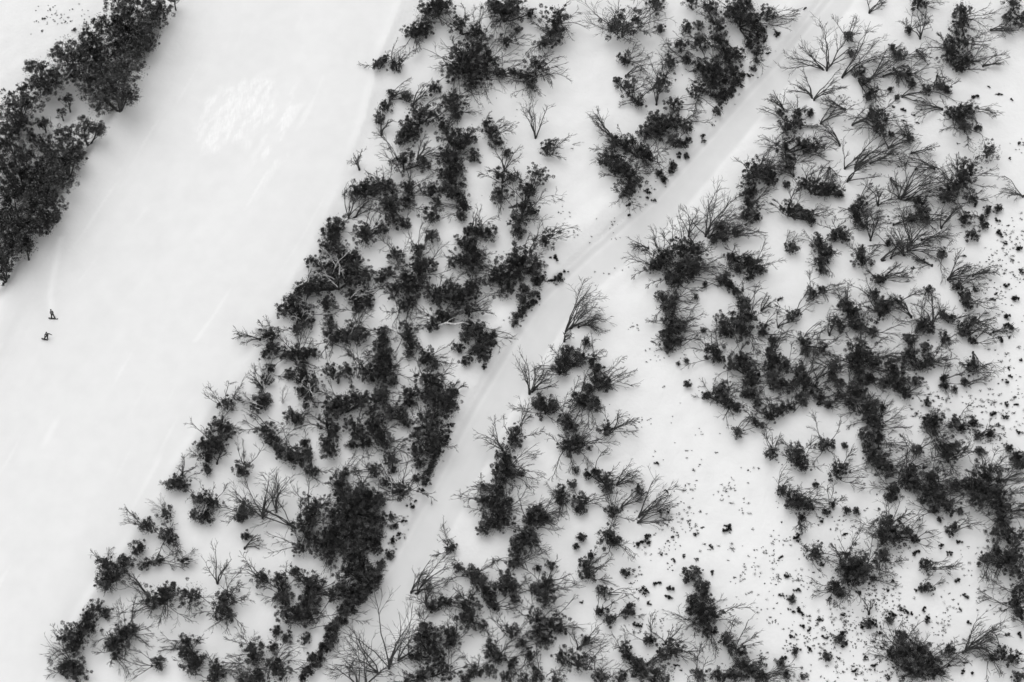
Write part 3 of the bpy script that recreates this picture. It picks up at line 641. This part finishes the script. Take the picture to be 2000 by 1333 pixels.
NUM = {1: 'single-crowned', 2: 'two-crowned', 3: 'three-crowned', 4: 'four-crowned', 5: 'five-crowned', 6: 'six-crowned'}
ZW = {'far': 'across the open piste', 'belt': 'between piste and track', 'grove': 'inside the track bend',
      'wedge': 'downhill of the track', 'right': 'on the scrubby slope'}
def where(t):
    x, y = t.base[0], t.base[1]
    if t.zone == 'far':
        d = polydist(np.array([x]), np.array([y]), CREST)[0][0]
        return 'behind the piste crest' if d > -9 else ZW['far']
    d = polydist(np.array([x]), np.array([y]), LIP)[0][0]
    if abs(d) < 5: return 'at the piste edge'
    s_, a_ = polydist(np.array([x]), np.array([y]), TRACK)
    e = abs(s_[0]) - track_hw(a_[0])
    if e < 4: return 'on the track bank' if s_[0] < 0 else 'at the track edge'
    return ZW[t.zone]
def describe(t):
    z = where(t)
    kinds = [s[4] for s in t.stems]
    if not t.lobes:
        h = max(s[2] for s in t.stems)
        if 'bleach' in kinds:
            return 'bleached white dead gum standing ' + z
        many = {1: 'single-based', 2: 'double-based', 3: 'triple-based'}[len(t.stems)]
        big = 'tall' if h > 65 else ('medium' if h > 40 else 'short')
        sw = 'windswept' if any(s[3] in ('ur', 'r') for s in t.stems) else 'upright'
        return f'{big} {many} leafless dark dead gum with {sw} branches, {z}'
    R = max(t.Rm)
    size = 'small' if R < 1.25 else ('large' if R > 2.0 else 'medium')
    if t.lacy:
        return 'leaning snow gum with a lacy see-through crown, ' + z
    if t.bush:
        return f'low round leafy gum bush standing alone in snow, {z}'
    if any('bleach' in k for k in kinds):
        return f'{size} {NUM[len(t.lobes)]} snow gum with bleached white branches, {z}'
    if any(s[3] == 'R' for s in t.stems):
        return f'{size} {NUM[len(t.lobes)]} snow gum ringed by bare spidery stems, {z}'
    if t.stems:
        wd = {'u': 'upright', 'ul': 'upright', 'ur': 'windswept', 'r': 'windswept', 'l': 'backswept', 'd': 'drooping'}
        ws = sorted({wd[s[3]] for s in t.stems})
        return f'{size} {NUM[len(t.lobes)]} snow gum with {" and ".join(ws[:2])} bare stems, {z}'
    return f'{size} {NUM[len(t.lobes)]} leafy snow gum with few bare twigs, {z}'

def stem_dir(rg, dr, tight=1.0):
    lean = np.array(LEAN[dr], float)
    spread = 0.52 if dr in ('u', 'ul', 'ur') else 0.42
    d = unit(lean) + rg.normal(0, spread * tight, 3) * np.array([1, 0.8, 0.5])
    d[2] = max(d[2], 0.16)
    bend = np.array([0.55 if dr in ('ur', 'r') else 0.1, -0.05, -0.12 if dr in ('r', 'l', 'd') else 0.05])
    if dr in ('l', 'ul'): bend[0] = -0.3
    if dr == 'd': bend = np.array([0.05, -0.3, -0.1])
    return d, bend

THIN = {}
for dr_ in ('u', 'ur', 'r', 'ul', 'd', 'l'):
    THIN[dr_] = []
    for q_ in range(7):
        rg_ = np.random.default_rng(4000 + q_ * 13 + ord(dr_[0]) + 7 * len(dr_))
        d_, b_ = stem_dir(rg_, dr_)
        w_ = Wood(); dead_stem(w_, rg_, np.zeros(3), d_, 3.5, 0.05, b_, 1.1)
        THIN[dr_].append(w_.mesh('thin_bare_stem', m_dead))

def build_tree(t, seed):
    rg = np.random.default_rng(seed)
    if t.lobes:
        i0 = int(np.argmax(t.Rm)); c0 = t.C[i0]
        bx, by = c0[0], c0[1]
    else:
        b0 = t.B[0]; bx, by = b0[0], b0[1]
    bz = float(terrain(np.array([bx]), np.array([by]))[0])
    base = np.array([bx, by, bz]); t.base = base
    root = bpy.data.objects.new(('gum_bush' if t.bush else 'snow_gum') if t.lobes else 'dead_gum', None)
    root.empty_display_size = 0.5
    COL.objects.link(root); root.location = base
    lab = describe(t)
    tag(root, lab, 'bush' if t.lobes and t.bush else 'tree', 'trees: ' + lab)
    # trunk and limbs
    w = Wood()
    foot = np.array([0, 0, -0.35])
    if t.lobes:
        for c, R in zip(t.C, t.Rm):
            e = c - base
            mid = e * 0.5 + np.array([rg.normal(0, 0.12 * R), rg.normal(0, 0.12 * R), -0.12 * e[2]])
            s = np.linspace(0, 1, 7)[:, None]
            P = (1 - s) ** 2 * foot + 2 * s * (1 - s) * mid + s ** 2 * (e + np.array([0, 0, 0.2 * R]))
            w.tube(P, np.linspace(0.10 + 0.05 * R, 0.05, 7), 6)
            for _ in range(int(5 + 2 * R)):
                q = P[rg.integers(2, 6)]
                tgt = e + unit(rg.normal(0, 1, 3) + np.array([0, 0, 0.2])) * R * rg.uniform(0.6, 0.98) * np.array([1, 1, 0.8])
                Q = q + (tgt - q) * np.linspace(0, 1, 4)[:, None] + rg.normal(0, 0.06 * R, (4, 3)) * np.array([0, 1, 1, 0.3])[:, None]
                w.tube(Q, np.linspace(0.055, 0.025, 4), 3)
    else:
        for k in range(len(t.stems)):
            b = t.B[k] - base
            P = np.array([b * 0.3 + foot, b * 0.8 + np.array([0, 0, -0.1]), b + np.array([0, 0, 0.1]), b + np.array([0.02, 0.03, 0.35])])
            w.tube(P, np.array([0.24, 0.22, 0.19, 0.15]), 7)
    bleach_all = any(s[4] == 'bleach' for s in t.stems)
    link('trunk', w.mesh('trunk', m_bleach if bleach_all else m_bark), root)
    # crowns
    for k, (c, R) in enumerate(zip(t.C, t.Rm) if t.lobes else []):
        if getattr(t, 'lacy', False):
            me, cr = LACY, 1.9
        elif t.zone == 'far':
            cr = min(CLASSES[1:], key=lambda v: abs(v - R)); me = WAXY[cr][rg.integers(0, 5)]
        else:
            cr = min(CLASSES, key=lambda v: abs(v - R)); me = CROWNS[cr][rg.integers(0, 6)]
        o = link('crown', me, root, c - base)
        s = R / cr
        o.rotation_euler = (rg.normal(0, 0.15), rg.normal(0, 0.15), rg.uniform(0, 6.28))
        o.scale = (s * rg.uniform(0.9, 1.08), s * rg.uniform(0.9, 1.08), s * rg.uniform(0.85, 1.05))
    # bare stems
    extra = []
    if t.lobes and not t.bush and t.zone != 'far':
        for k in range(len(t.lobes)):
            if rg.random() < (0.95 if t.zone == 'right' else 0.5):
                extra.append(t.lobes[k] + (str(rg.choice(['u', 'ur', 'r', 'ul', 'd', 'l', 'u', 'ur'])), 'thin'))
    for k, (x, y, r, dr, how) in enumerate(list(t.stems) + extra):
        lean = np.array(LEAN[dr], float)
        if how in ('dead', 'bleach'):
            p0 = t.B[k] - base + np.array([0, 0, 0.15])
            L0 = r / PPM / 0.83; ns = 4 + int(r > 40) + 2 * int(r > 70); R = 0.3
        else:
            j = min(range(len(t.lobes)), key=lambda q: abs(t.lobes[q][0] - x) + abs(t.lobes[q][1] - y))
            R = t.Rm[j]; p0 = (t.C[j] - base) * np.array([1, 1, 0.45])
            L0 = 1.25 * R + 3.2; ns = 3 if R < 1.4 else 4
            if how == 'thin': L0 = 1.2 * R + 1.9; ns = 2
            if how == 'crownbleach': L0 = 1.2 * R + 1.0; ns = 6; p0 = (t.C[j] - base) * np.array([1, 1, 1.25])
        if dr == 'R': ns = 13
        for q in range(ns):
            if dr == 'R':
                a = q / ns * 6.283 + rg.normal(0, 0.15)
                d = np.array([math.cos(a), math.sin(a) + 0.15, rg.uniform(0.3, 0.7)])
                bend = np.array([0, 0, 0.2])
            else:
                d, bend = stem_dir(rg, dr, 0.62 if how == 'dead' else 1.0)
            if how == 'thin':
                o = link('bare_stem', THIN[dr][rg.integers(0, 7)], root, p0 + np.array([rg.normal(0, 0.3 * R), rg.normal(0, 0.3 * R), 0]))
                o.rotation_euler = (0, 0, rg.normal(0, 0.3)); o.scale = [L0 * rg.uniform(0.75, 1.15) / 3.5] * 3
                continue
            st = Wood()
            p = p0 + np.array([rg.normal(0, 0.12 + 0.22 * R), rg.normal(0, 0.12 + 0.22 * R), 0])
            if how in ('dead', 'bleach'):
                p = p0 + np.array([rg.normal(0, 0.06), rg.normal(0, 0.06), 0])
            r0 = (0.115 if how == 'dead' else (0.05 if how == 'thin' else 0.078)) * rg.uniform(0.8, 1.15)
            white = 'bleach' in how
            if white: r0 *= 1.25
            dead_stem(st, rg, p, d, L0 * rg.uniform(0.75, 1.1), r0, bend, 0.8 if white else (1.15 if how == 'dead' else 1.0))
            link('bare_stem', st.mesh('bare_stem', m_bleach if white else m_dead), root)

for i, t in enumerate(trees):
    build_tree(t, 1000 + i)

# ------------------------------------------------------------------ bleached limb lying across the crowns
E2 = solve([856, 872, 888, 903, 919], [636, 631, 634, 630, 634], np.array([1.5, 1.9, 2.0, 1.9, 1.5]))
lb_ = Wood()
lb_.tube(E2 - E2[0], [0.13, 0.16, 0.17, 0.13, 0.07], 7)
lb_.tube([E2[1] - E2[0], E2[1] - E2[0] + np.array([0.5, 0.2, 0.5]), E2[1] - E2[0] + np.array([1.2, 0.5, 0.7])], [0.07, 0.05, 0.03], 5)
lb_.tube([E2[3] - E2[0], E2[3] - E2[0] + np.array([0.6, -0.3, 0.2]), E2[3] - E2[0] + np.array([1.0, -0.8, 0.3])], [0.06, 0.04, 0.025], 5)
tag(link('fallen_limb', lb_.mesh('fallen_limb', m_bleach), None, E2[0]), 'thick bleached white limb lying across dark gum crowns', 'branch')

# ------------------------------------------------------------------ heath shrubs
rs = random.Random(11)
def shrub_items(txt): return [tuple(float(v) for v in q.split(',')) for q in txt.split()]
bank = shrub_items(BANK); loose = shrub_items(SHRUB)
def scatter(n, x0, x1, y0, y1, lo, hi, poly=None):
    out = []
    while len(out) < n:
        cx, cy = rs.uniform(x0, x1), rs.uniform(y0, y1)
        if poly and not poly(cx, cy): continue
        for _ in range(rs.choice((1, 2, 3, 5, 8, 12))):
            out.append((cx + rs.gauss(0, 10), cy + rs.gauss(0, 8), lo + (hi - lo) * rs.random() ** 2))
    return out[:n]
tiny = []
tiny += scatter(480, 1240, 1540, 890, 1330, 0.9, 4.2, lambda x, y: x > 1240 + 0.0 * y and (y > 1000 or x > 1290) and not (1320 < x < 1410 and 1100 < y < 1250))
tiny += scatter(560, 1540, 1760, 1120, 1330, 0.9, 4.8)
tiny += scatter(380, 1880, 2000, 420, 870, 0.9, 4.8, lambda x, y: x > 1880 + (abs(y - 600) < 140) * 40)
tiny += scatter(280, 1700, 1990, 1060, 1270, 0.9, 4.6)
tiny += scatter(130, 1640, 1990, 100, 560, 1.3, 4.0)
tiny += scatter(130, 1780, 1970, 770, 880, 1.5, 5.5)
tiny += scatter(120, 1520, 1720, 960, 1130, 1.3, 4.5)
tiny += scatter(46, 20, 190, 15, 130, 1.2, 2.4, lambda x, y: x * 0.55 + y < 122)
tiny += scatter(14, 0, 40, 165, 205, 1.5, 3.0)
tiny += scatter(110, 1190, 1420, 600, 900, 1.0, 2.6)
tiny += scatter(40, 1090, 1240, 420, 560, 1.0, 2.4)
tiny += scatter(160, 1560, 2000, 560, 1000, 1.0, 3.2)
tiny += scatter(120, 700, 1100, 100, 620, 0.9, 2.0, lambda x, y: x > 1000 - 0.42 * y)
for (x0, y0), (x1, y1) in (((600, 1320), (700, 1185)), ((745, 1120), (800, 1010)), ((815, 960), (885, 850)), ((1000, 640), (1100, 540)), ((1230, 420), (1340, 310)), ((1390, 240), (1480, 140))):
    for _ in range(26):
        f = rs.random(); k = rs.gauss(-6, 7)
        tiny.append((x0 + (x1 - x0) * f + k, y0 + (y1 - y0) * f + k * 0.7, rs.uniform(1.6, 3.8)))

def place_shrub(p, r, label, group, fat=1.0):
    big = r >= 6 and fat > 1
    o = link('heath_shrub', CROWNS[0.95][rs.randrange(6)] if big else TUFTS[rs.randrange(len(TUFTS))])
    s = r / PPM / 0.46 * fat if not big else r / PPM / 0.95 * 1.45
    o.location = (p[0], p[1], p[2] - 0.06 if not big else p[2] + 0.35 * s)
    o.scale = (s * rs.uniform(0.85, 1.2), s * rs.uniform(0.85, 1.2), s * rs.uniform(0.8, 1.3))
    o.rotation_euler = (0, 0, rs.uniform(0, 6.28))
    tag(o, label, 'shrub', group)

for items, lab in ((bank, 'dark leafy bush hanging on the snow bank along the uphill edge of the track'),
                   (loose, 'small dark heath shrub poking out of open snow between the trees')):
    P = solve([q[0] for q in items], [q[1] for q in items], np.array([q[2] for q in items]) / PPM * 0.25)
    Z = terrain(P[:, 0], P[:, 1])
    for q, p, z in zip(items, P, Z):
        far = q[0] < 200 and q[1] < 260
        lb = 'small dark heath shrub poking out of snow behind the dense stand' if far else lab
        if not far and items is loose:
            size = 'tiny' if q[2] < 4.5 else ('small' if q[2] < 6.5 else 'stout')
            lb = f'{size} dark heath shrub poking through snow ' + ('in the open clearing below the track' if q[0] < 1480 and q[1] > 850 else 'among the gums of the scrubby slope')
        elif items is bank:
            size = 'small' if q[2] < 6 else 'stout'
            lb = f'{size} dark leafy bush on the snow bank along the uphill track edge'
        place_shrub((p[0], p[1], z), q[2], lb, 'shrubs: ' + lb, 1.35 if items is bank else 1.0)

P = solve([q[0] for q in tiny], [q[1] for q in tiny], np.zeros(len(tiny)))
rg = np.random.default_rng(21)
Vs, Fs, n_ = [], [], 0
for q, p in zip(tiny, P):
    R = q[2] / PPM
    k = int(6 + 26 * R / 0.3)
    u = rg.normal(0, 1, (k, 3)); u[:, 2] = np.abs(u[:, 2]) * 0.7 + 0.1
    u /= np.linalg.norm(u, axis=1)[:, None]
    V, Fq = leaf_quads(rg, p + u * R * np.array([1, rg.uniform(0.5, 1.2), rg.uniform(0.5, 1.6)]) * rg.uniform(0.1, 1.1, (k, 1)), u, rg.uniform(0.12, 0.24), rg.uniform(0.03, 0.08))
    Vs.append(V); Fs.append(Fq + n_); n_ += len(V)
o = link('heath_tufts', toned(mesh_np('heath_tufts', np.concatenate(Vs), np.concatenate(Fs), m_shrub, smooth=False)))
tag(o, 'scattered tips of buried heath showing through the snow', 'heath', kind='stuff')

# ------------------------------------------------------------------ two snowboarders
m_jacket = flat_mat('grey_jacket', 0.10); m_black = flat_mat('black_cloth', 0.012)
m_skin = flat_mat('skin', 0.25); m_helmet = flat_mat('helmet', 0.02, 0.3); m_board = flat_mat('snowboard_top', 0.03, 0.35)
m_edge = flat_mat('binding_plastic', 0.015, 0.4)

def skin_body(name, joints, edges, radii, mats, pick):
    me = bpy.data.meshes.new(name)
    names = list(joints)
    ix = {k: i for i, k in enumerate(names)}
    me.from_pydata([joints[k] for k in names], [(ix[a], ix[b]) for a, b in edges], [])
    ob = bpy.data.objects.new(name, me); COL.objects.link(ob)
    md = ob.modifiers.new('skin', 'SKIN'); md.use_smooth_shade = True
    sv = me.skin_vertices[0].data
    for k in names:
        rr = radii[k]; sv[ix[k]].radius = rr if isinstance(rr, tuple) else (rr, rr)
    sv[ix['pelvis']].use_root = True
    sd = ob.modifiers.new('sub', 'SUBSURF'); sd.levels = 2; sd.render_levels = 2
    dg = bpy.context.evaluated_depsgraph_get(); dg.update()
    nm = bpy.data.meshes.new_from_object(ob.evaluated_get(dg))
    bpy.data.objects.remove(ob)
    for m in mats:
        nm.materials.append(m)
    J = np.array([joints[k] for k in names])
    for f in nm.polygons:
        c = np.array(f.center)
        f.material_index = pick(names[int(np.argmin(((J - c) ** 2).sum(1)))])
        f.use_smooth = True
    return nm

def ellipsoid(name, c, r, material, a0=-1.0, seg=14):
    V, Fq = [], []
    rows = 9
    for i in range(rows):
        z = a0 + (1 - a0) * i / (rows - 1)
        q = math.sqrt(max(0.0, 1 - z * z))
        for j in range(seg):
            a = j * 2 * math.pi / seg
            V.append((c[0] + r[0] * q * math.cos(a), c[1] + r[1] * q * math.sin(a), c[2] + r[2] * z))
    for i in range(rows - 1):
        for j in range(seg):
            Fq.append((i * seg + j, i * seg + (j + 1) % seg, (i + 1) * seg + (j + 1) % seg, (i + 1) * seg + j))
    return mesh_np(name, V, Fq, material)

def rider(px, py, joints, tilt, lean, roll, jacket, label, blabel):
    p = solve([px], [py], [0.0])[0]
    z = float(terrain(p[:1], p[1:2])[0])
    M = Matrix.Translation((p[0], p[1], z + 0.03))
    Rb = Matrix.Rotation(tilt, 4, 'Y') @ Matrix.Rotation(math.radians(16), 4, 'X')   # board on its heel edge on the slope
    # board: rounded, upturned ends
    N = 17; V = []; Fq = []
    for i in range(N):
        s = -1 + 2 * i / (N - 1); x = s * 0.79
        wd = 0.15 * (1 - 0.12 * (1 - s * s)) * (1 if abs(s) < 0.8 else math.sqrt(max(0.02, 1 - ((abs(s) - 0.8) / 0.2) ** 2)))
        zz = 0.13 * max(0, (abs(s) - 0.74) / 0.26) ** 2
        V += [(x, -wd, zz), (x, wd, zz), (x, wd, zz + 0.022), (x, -wd, zz + 0.022)]
    for i in range(N - 1):
        a = i * 4
        for k in range(4):
            Fq.append((a + k, a + (k + 1) % 4, a + 4 + (k + 1) % 4, a + 4 + k))
    Fq += [(3, 2, 1, 0), ((N - 1) * 4, (N - 1) * 4 + 1, (N - 1) * 4 + 2, (N - 1) * 4 + 3)]
    bd = tag(link('snowboard', mesh_np('snowboard', V, Fq, m_board, smooth=False)), blabel, 'snowboard')
    bd.matrix_world = M @ Rb
    for sx in (-0.27, 0.27):
        w = Wood()
        w.tube([(sx, -0.13, 0.03), (sx, 0.13, 0.03)], [0.06, 0.06], 8)
        w.tube([(sx - 0.07, 0.12, 0.03), (sx - 0.05, 0.15, 0.17), (sx, 0.16, 0.21), (sx + 0.05, 0.15, 0.17), (sx + 0.07, 0.12, 0.03)], [0.02] * 5, 6)
        link('binding', w.mesh('binding', m_edge), bd)
    J = dict(joints)
    rad = dict(pelvis=(0.19, 0.15), spine=(0.19, 0.15), chest=(0.22, 0.17), neck=0.065, head0=0.085, head=(0.095, 0.11), head1=0.07)
    E = [('pelvis', 'spine'), ('spine', 'chest'), ('chest', 'neck'), ('neck', 'head0'), ('head0', 'head'), ('head', 'head1')]
    for s in 'LR':
        rad.update({'sho' + s: 0.11, 'elb' + s: 0.09, 'wri' + s: 0.065, 'palm' + s: (0.045, 0.03), 'hip' + s: 0.14, 'kne' + s: 0.12, 'ank' + s: 0.105, 'heel' + s: 0.07, 'toe' + s: 0.055})
        E += [('chest', 'sho' + s), ('sho' + s, 'elb' + s), ('elb' + s, 'wri' + s), ('wri' + s, 'palm' + s), ('pelvis', 'hip' + s), ('hip' + s, 'kne' + s), ('kne' + s, 'ank' + s), ('ank' + s, 'heel' + s), ('heel' + s, 'toe' + s)]
        wv = np.array(J['wri' + s]); ev = np.array(J['elb' + s]); d = unit(wv - ev)
        sd = unit(np.cross(d, np.array([0.2, 1, 0.1])))
        pm = wv + d * 0.09; J['palm' + s] = tuple(pm)
        for f, (off, ln) in enumerate(((-0.036, 0.07), (-0.012, 0.085), (0.012, 0.08), (0.036, 0.062))):
            a = pm + sd * off + d * 0.035; bq = a + d * ln * 0.55; cq = bq + d * ln * 0.35 + np.array([0, -0.035, -0.01])
            for nm, q, r_ in (('fa', a, 0.013), ('fb', bq, 0.012), ('fc', cq, 0.010)):
                J[f'{nm}{f}{s}'] = tuple(q); rad[f'{nm}{f}{s}'] = r_
            E += [('palm' + s, f'fa{f}{s}'), (f'fa{f}{s}', f'fb{f}{s}'), (f'fb{f}{s}', f'fc{f}{s}')]
        tq = pm - d * 0.03 + sd * -0.05; t2 = tq + d * 0.05 - sd * 0.02
        J['ta' + s] = tuple(tq); J['tb' + s] = tuple(t2); rad['ta' + s] = 0.015; rad['tb' + s] = 0.012
        E += [('palm' + s, 'ta' + s), ('ta' + s, 'tb' + s)]
    def pick(nm):
        if nm.startswith(('head', 'neck')): return 2
        if nm.startswith(('sho', 'elb', 'wri', 'spine', 'chest')): return 1
        return 0
    me = skin_body('person', J, E, rad, [m_black, jacket, m_skin], pick)
    ob = tag(link('person', me), label, 'person')
    ob.matrix_world = M @ Matrix.Translation((0, 0, 0.03)) @ Matrix.Rotation(-lean, 4, 'X') @ Matrix.Rotation(roll, 4, 'Y')
    hc = np.array(J['head'])
    link('helmet', ellipsoid('helmet', hc + np.array([0, 0.012, 0.03]), (0.125, 0.14, 0.125), m_helmet, -0.25), ob)
    g = Wood()
    g.tube([hc + np.array([-0.085, -0.075, 0.0]), hc + np.array([-0.04, -0.115, 0.0]), hc + np.array([0.04, -0.115, 0.0]), hc + np.array([0.085, -0.075, 0.0])], [0.032, 0.042, 0.042, 0.032], 8)
    link('goggles', g.mesh('goggles', m_helmet), ob)
    nz_ = Wood(); nz_.tube([hc + np.array([0, -0.10, -0.02]), hc + np.array([0, -0.125, -0.055]), hc + np.array([0, -0.105, -0.07])], [0.010, 0.017, 0.012], 6)
    link('nose', nz_.mesh('nose', m_skin), ob)
    mo = Wood(); mo.tube([hc + np.array([-0.026, -0.094, -0.095]), hc + np.array([0, -0.103, -0.098]), hc + np.array([0.026, -0.094, -0.095])], [0.006, 0.009, 0.006], 6)
    link('mouth', mo.mesh('mouth', m_jacket), ob)
    return ob

JA = dict(pelvis=(0, 0.04, 0.86), spine=(-0.02, 0.03, 1.08), chest=(-0.05, 0.0, 1.32), neck=(-0.08, -0.02, 1.50), head0=(-0.09, -0.03, 1.57), head=(-0.10, -0.035, 1.66), head1=(-0.10, -0.03, 1.75),
          shoL=(-0.24, 0.0, 1.38), elbL=(-0.29, -0.04, 1.12), wriL=(-0.20, -0.16, 0.94), shoR=(0.14, 0.0, 1.36), elbR=(0.20, -0.03, 1.10), wriR=(0.15, -0.16, 0.92),
          hipL=(-0.11, 0.03, 0.80), kneL=(-0.20, -0.05, 0.47), ankL=(-0.27, 0.05, 0.14), heelL=(-0.27, 0.07, 0.07), toeL=(-0.28, -0.12, 0.06),
          hipR=(0.12, 0.03, 0.80), kneR=(0.22, -0.05, 0.46), ankR=(0.27, 0.05, 0.14), heelR=(0.27, 0.07, 0.07), toeR=(0.28, -0.12, 0.06))
JB = dict(pelvis=(0.16, 0.06, 0.72), spine=(0.21, 0.02, 0.92), chest=(0.20, -0.05, 1.14), neck=(0.14, -0.09, 1.30), head0=(0.12, -0.11, 1.36), head=(0.10, -0.13, 1.44), head1=(0.09, -0.13, 1.53),
          shoL=(0.00, -0.05, 1.18), elbL=(-0.15, -0.08, 0.98), wriL=(-0.16, -0.20, 0.78), shoR=(0.38, -0.05, 1.22), elbR=(0.62, -0.02, 1.18), wriR=(0.85, -0.04, 1.09),
          hipL=(0.05, 0.05, 0.66), kneL=(-0.16, -0.10, 0.42), ankL=(-0.27, 0.05, 0.14), heelL=(-0.27, 0.07, 0.07), toeL=(-0.28, -0.12, 0.06),
          hipR=(0.26, 0.05, 0.66), kneR=(0.27, -0.12, 0.40), ankR=(0.27, 0.05, 0.14), heelR=(0.27, 0.07, 0.07), toeR=(0.28, -0.12, 0.06))
rider(104, 623, JA, math.radians(7), math.radians(16), math.radians(-3), m_jacket,
      'person in grey jacket and black trousers standing upright on a snowboard', 'dark snowboard under the rider in the grey jacket')
rider(90, 664, JB, math.radians(18), math.radians(14), math.radians(6), m_black,
      'person all in black crouching on a snowboard with one arm stretched out', 'dark snowboard under the crouching rider in black')

tot = sum(len(m.polygons) * 2 for m in bpy.data.meshes)
print('TRIANGLES about', tot)
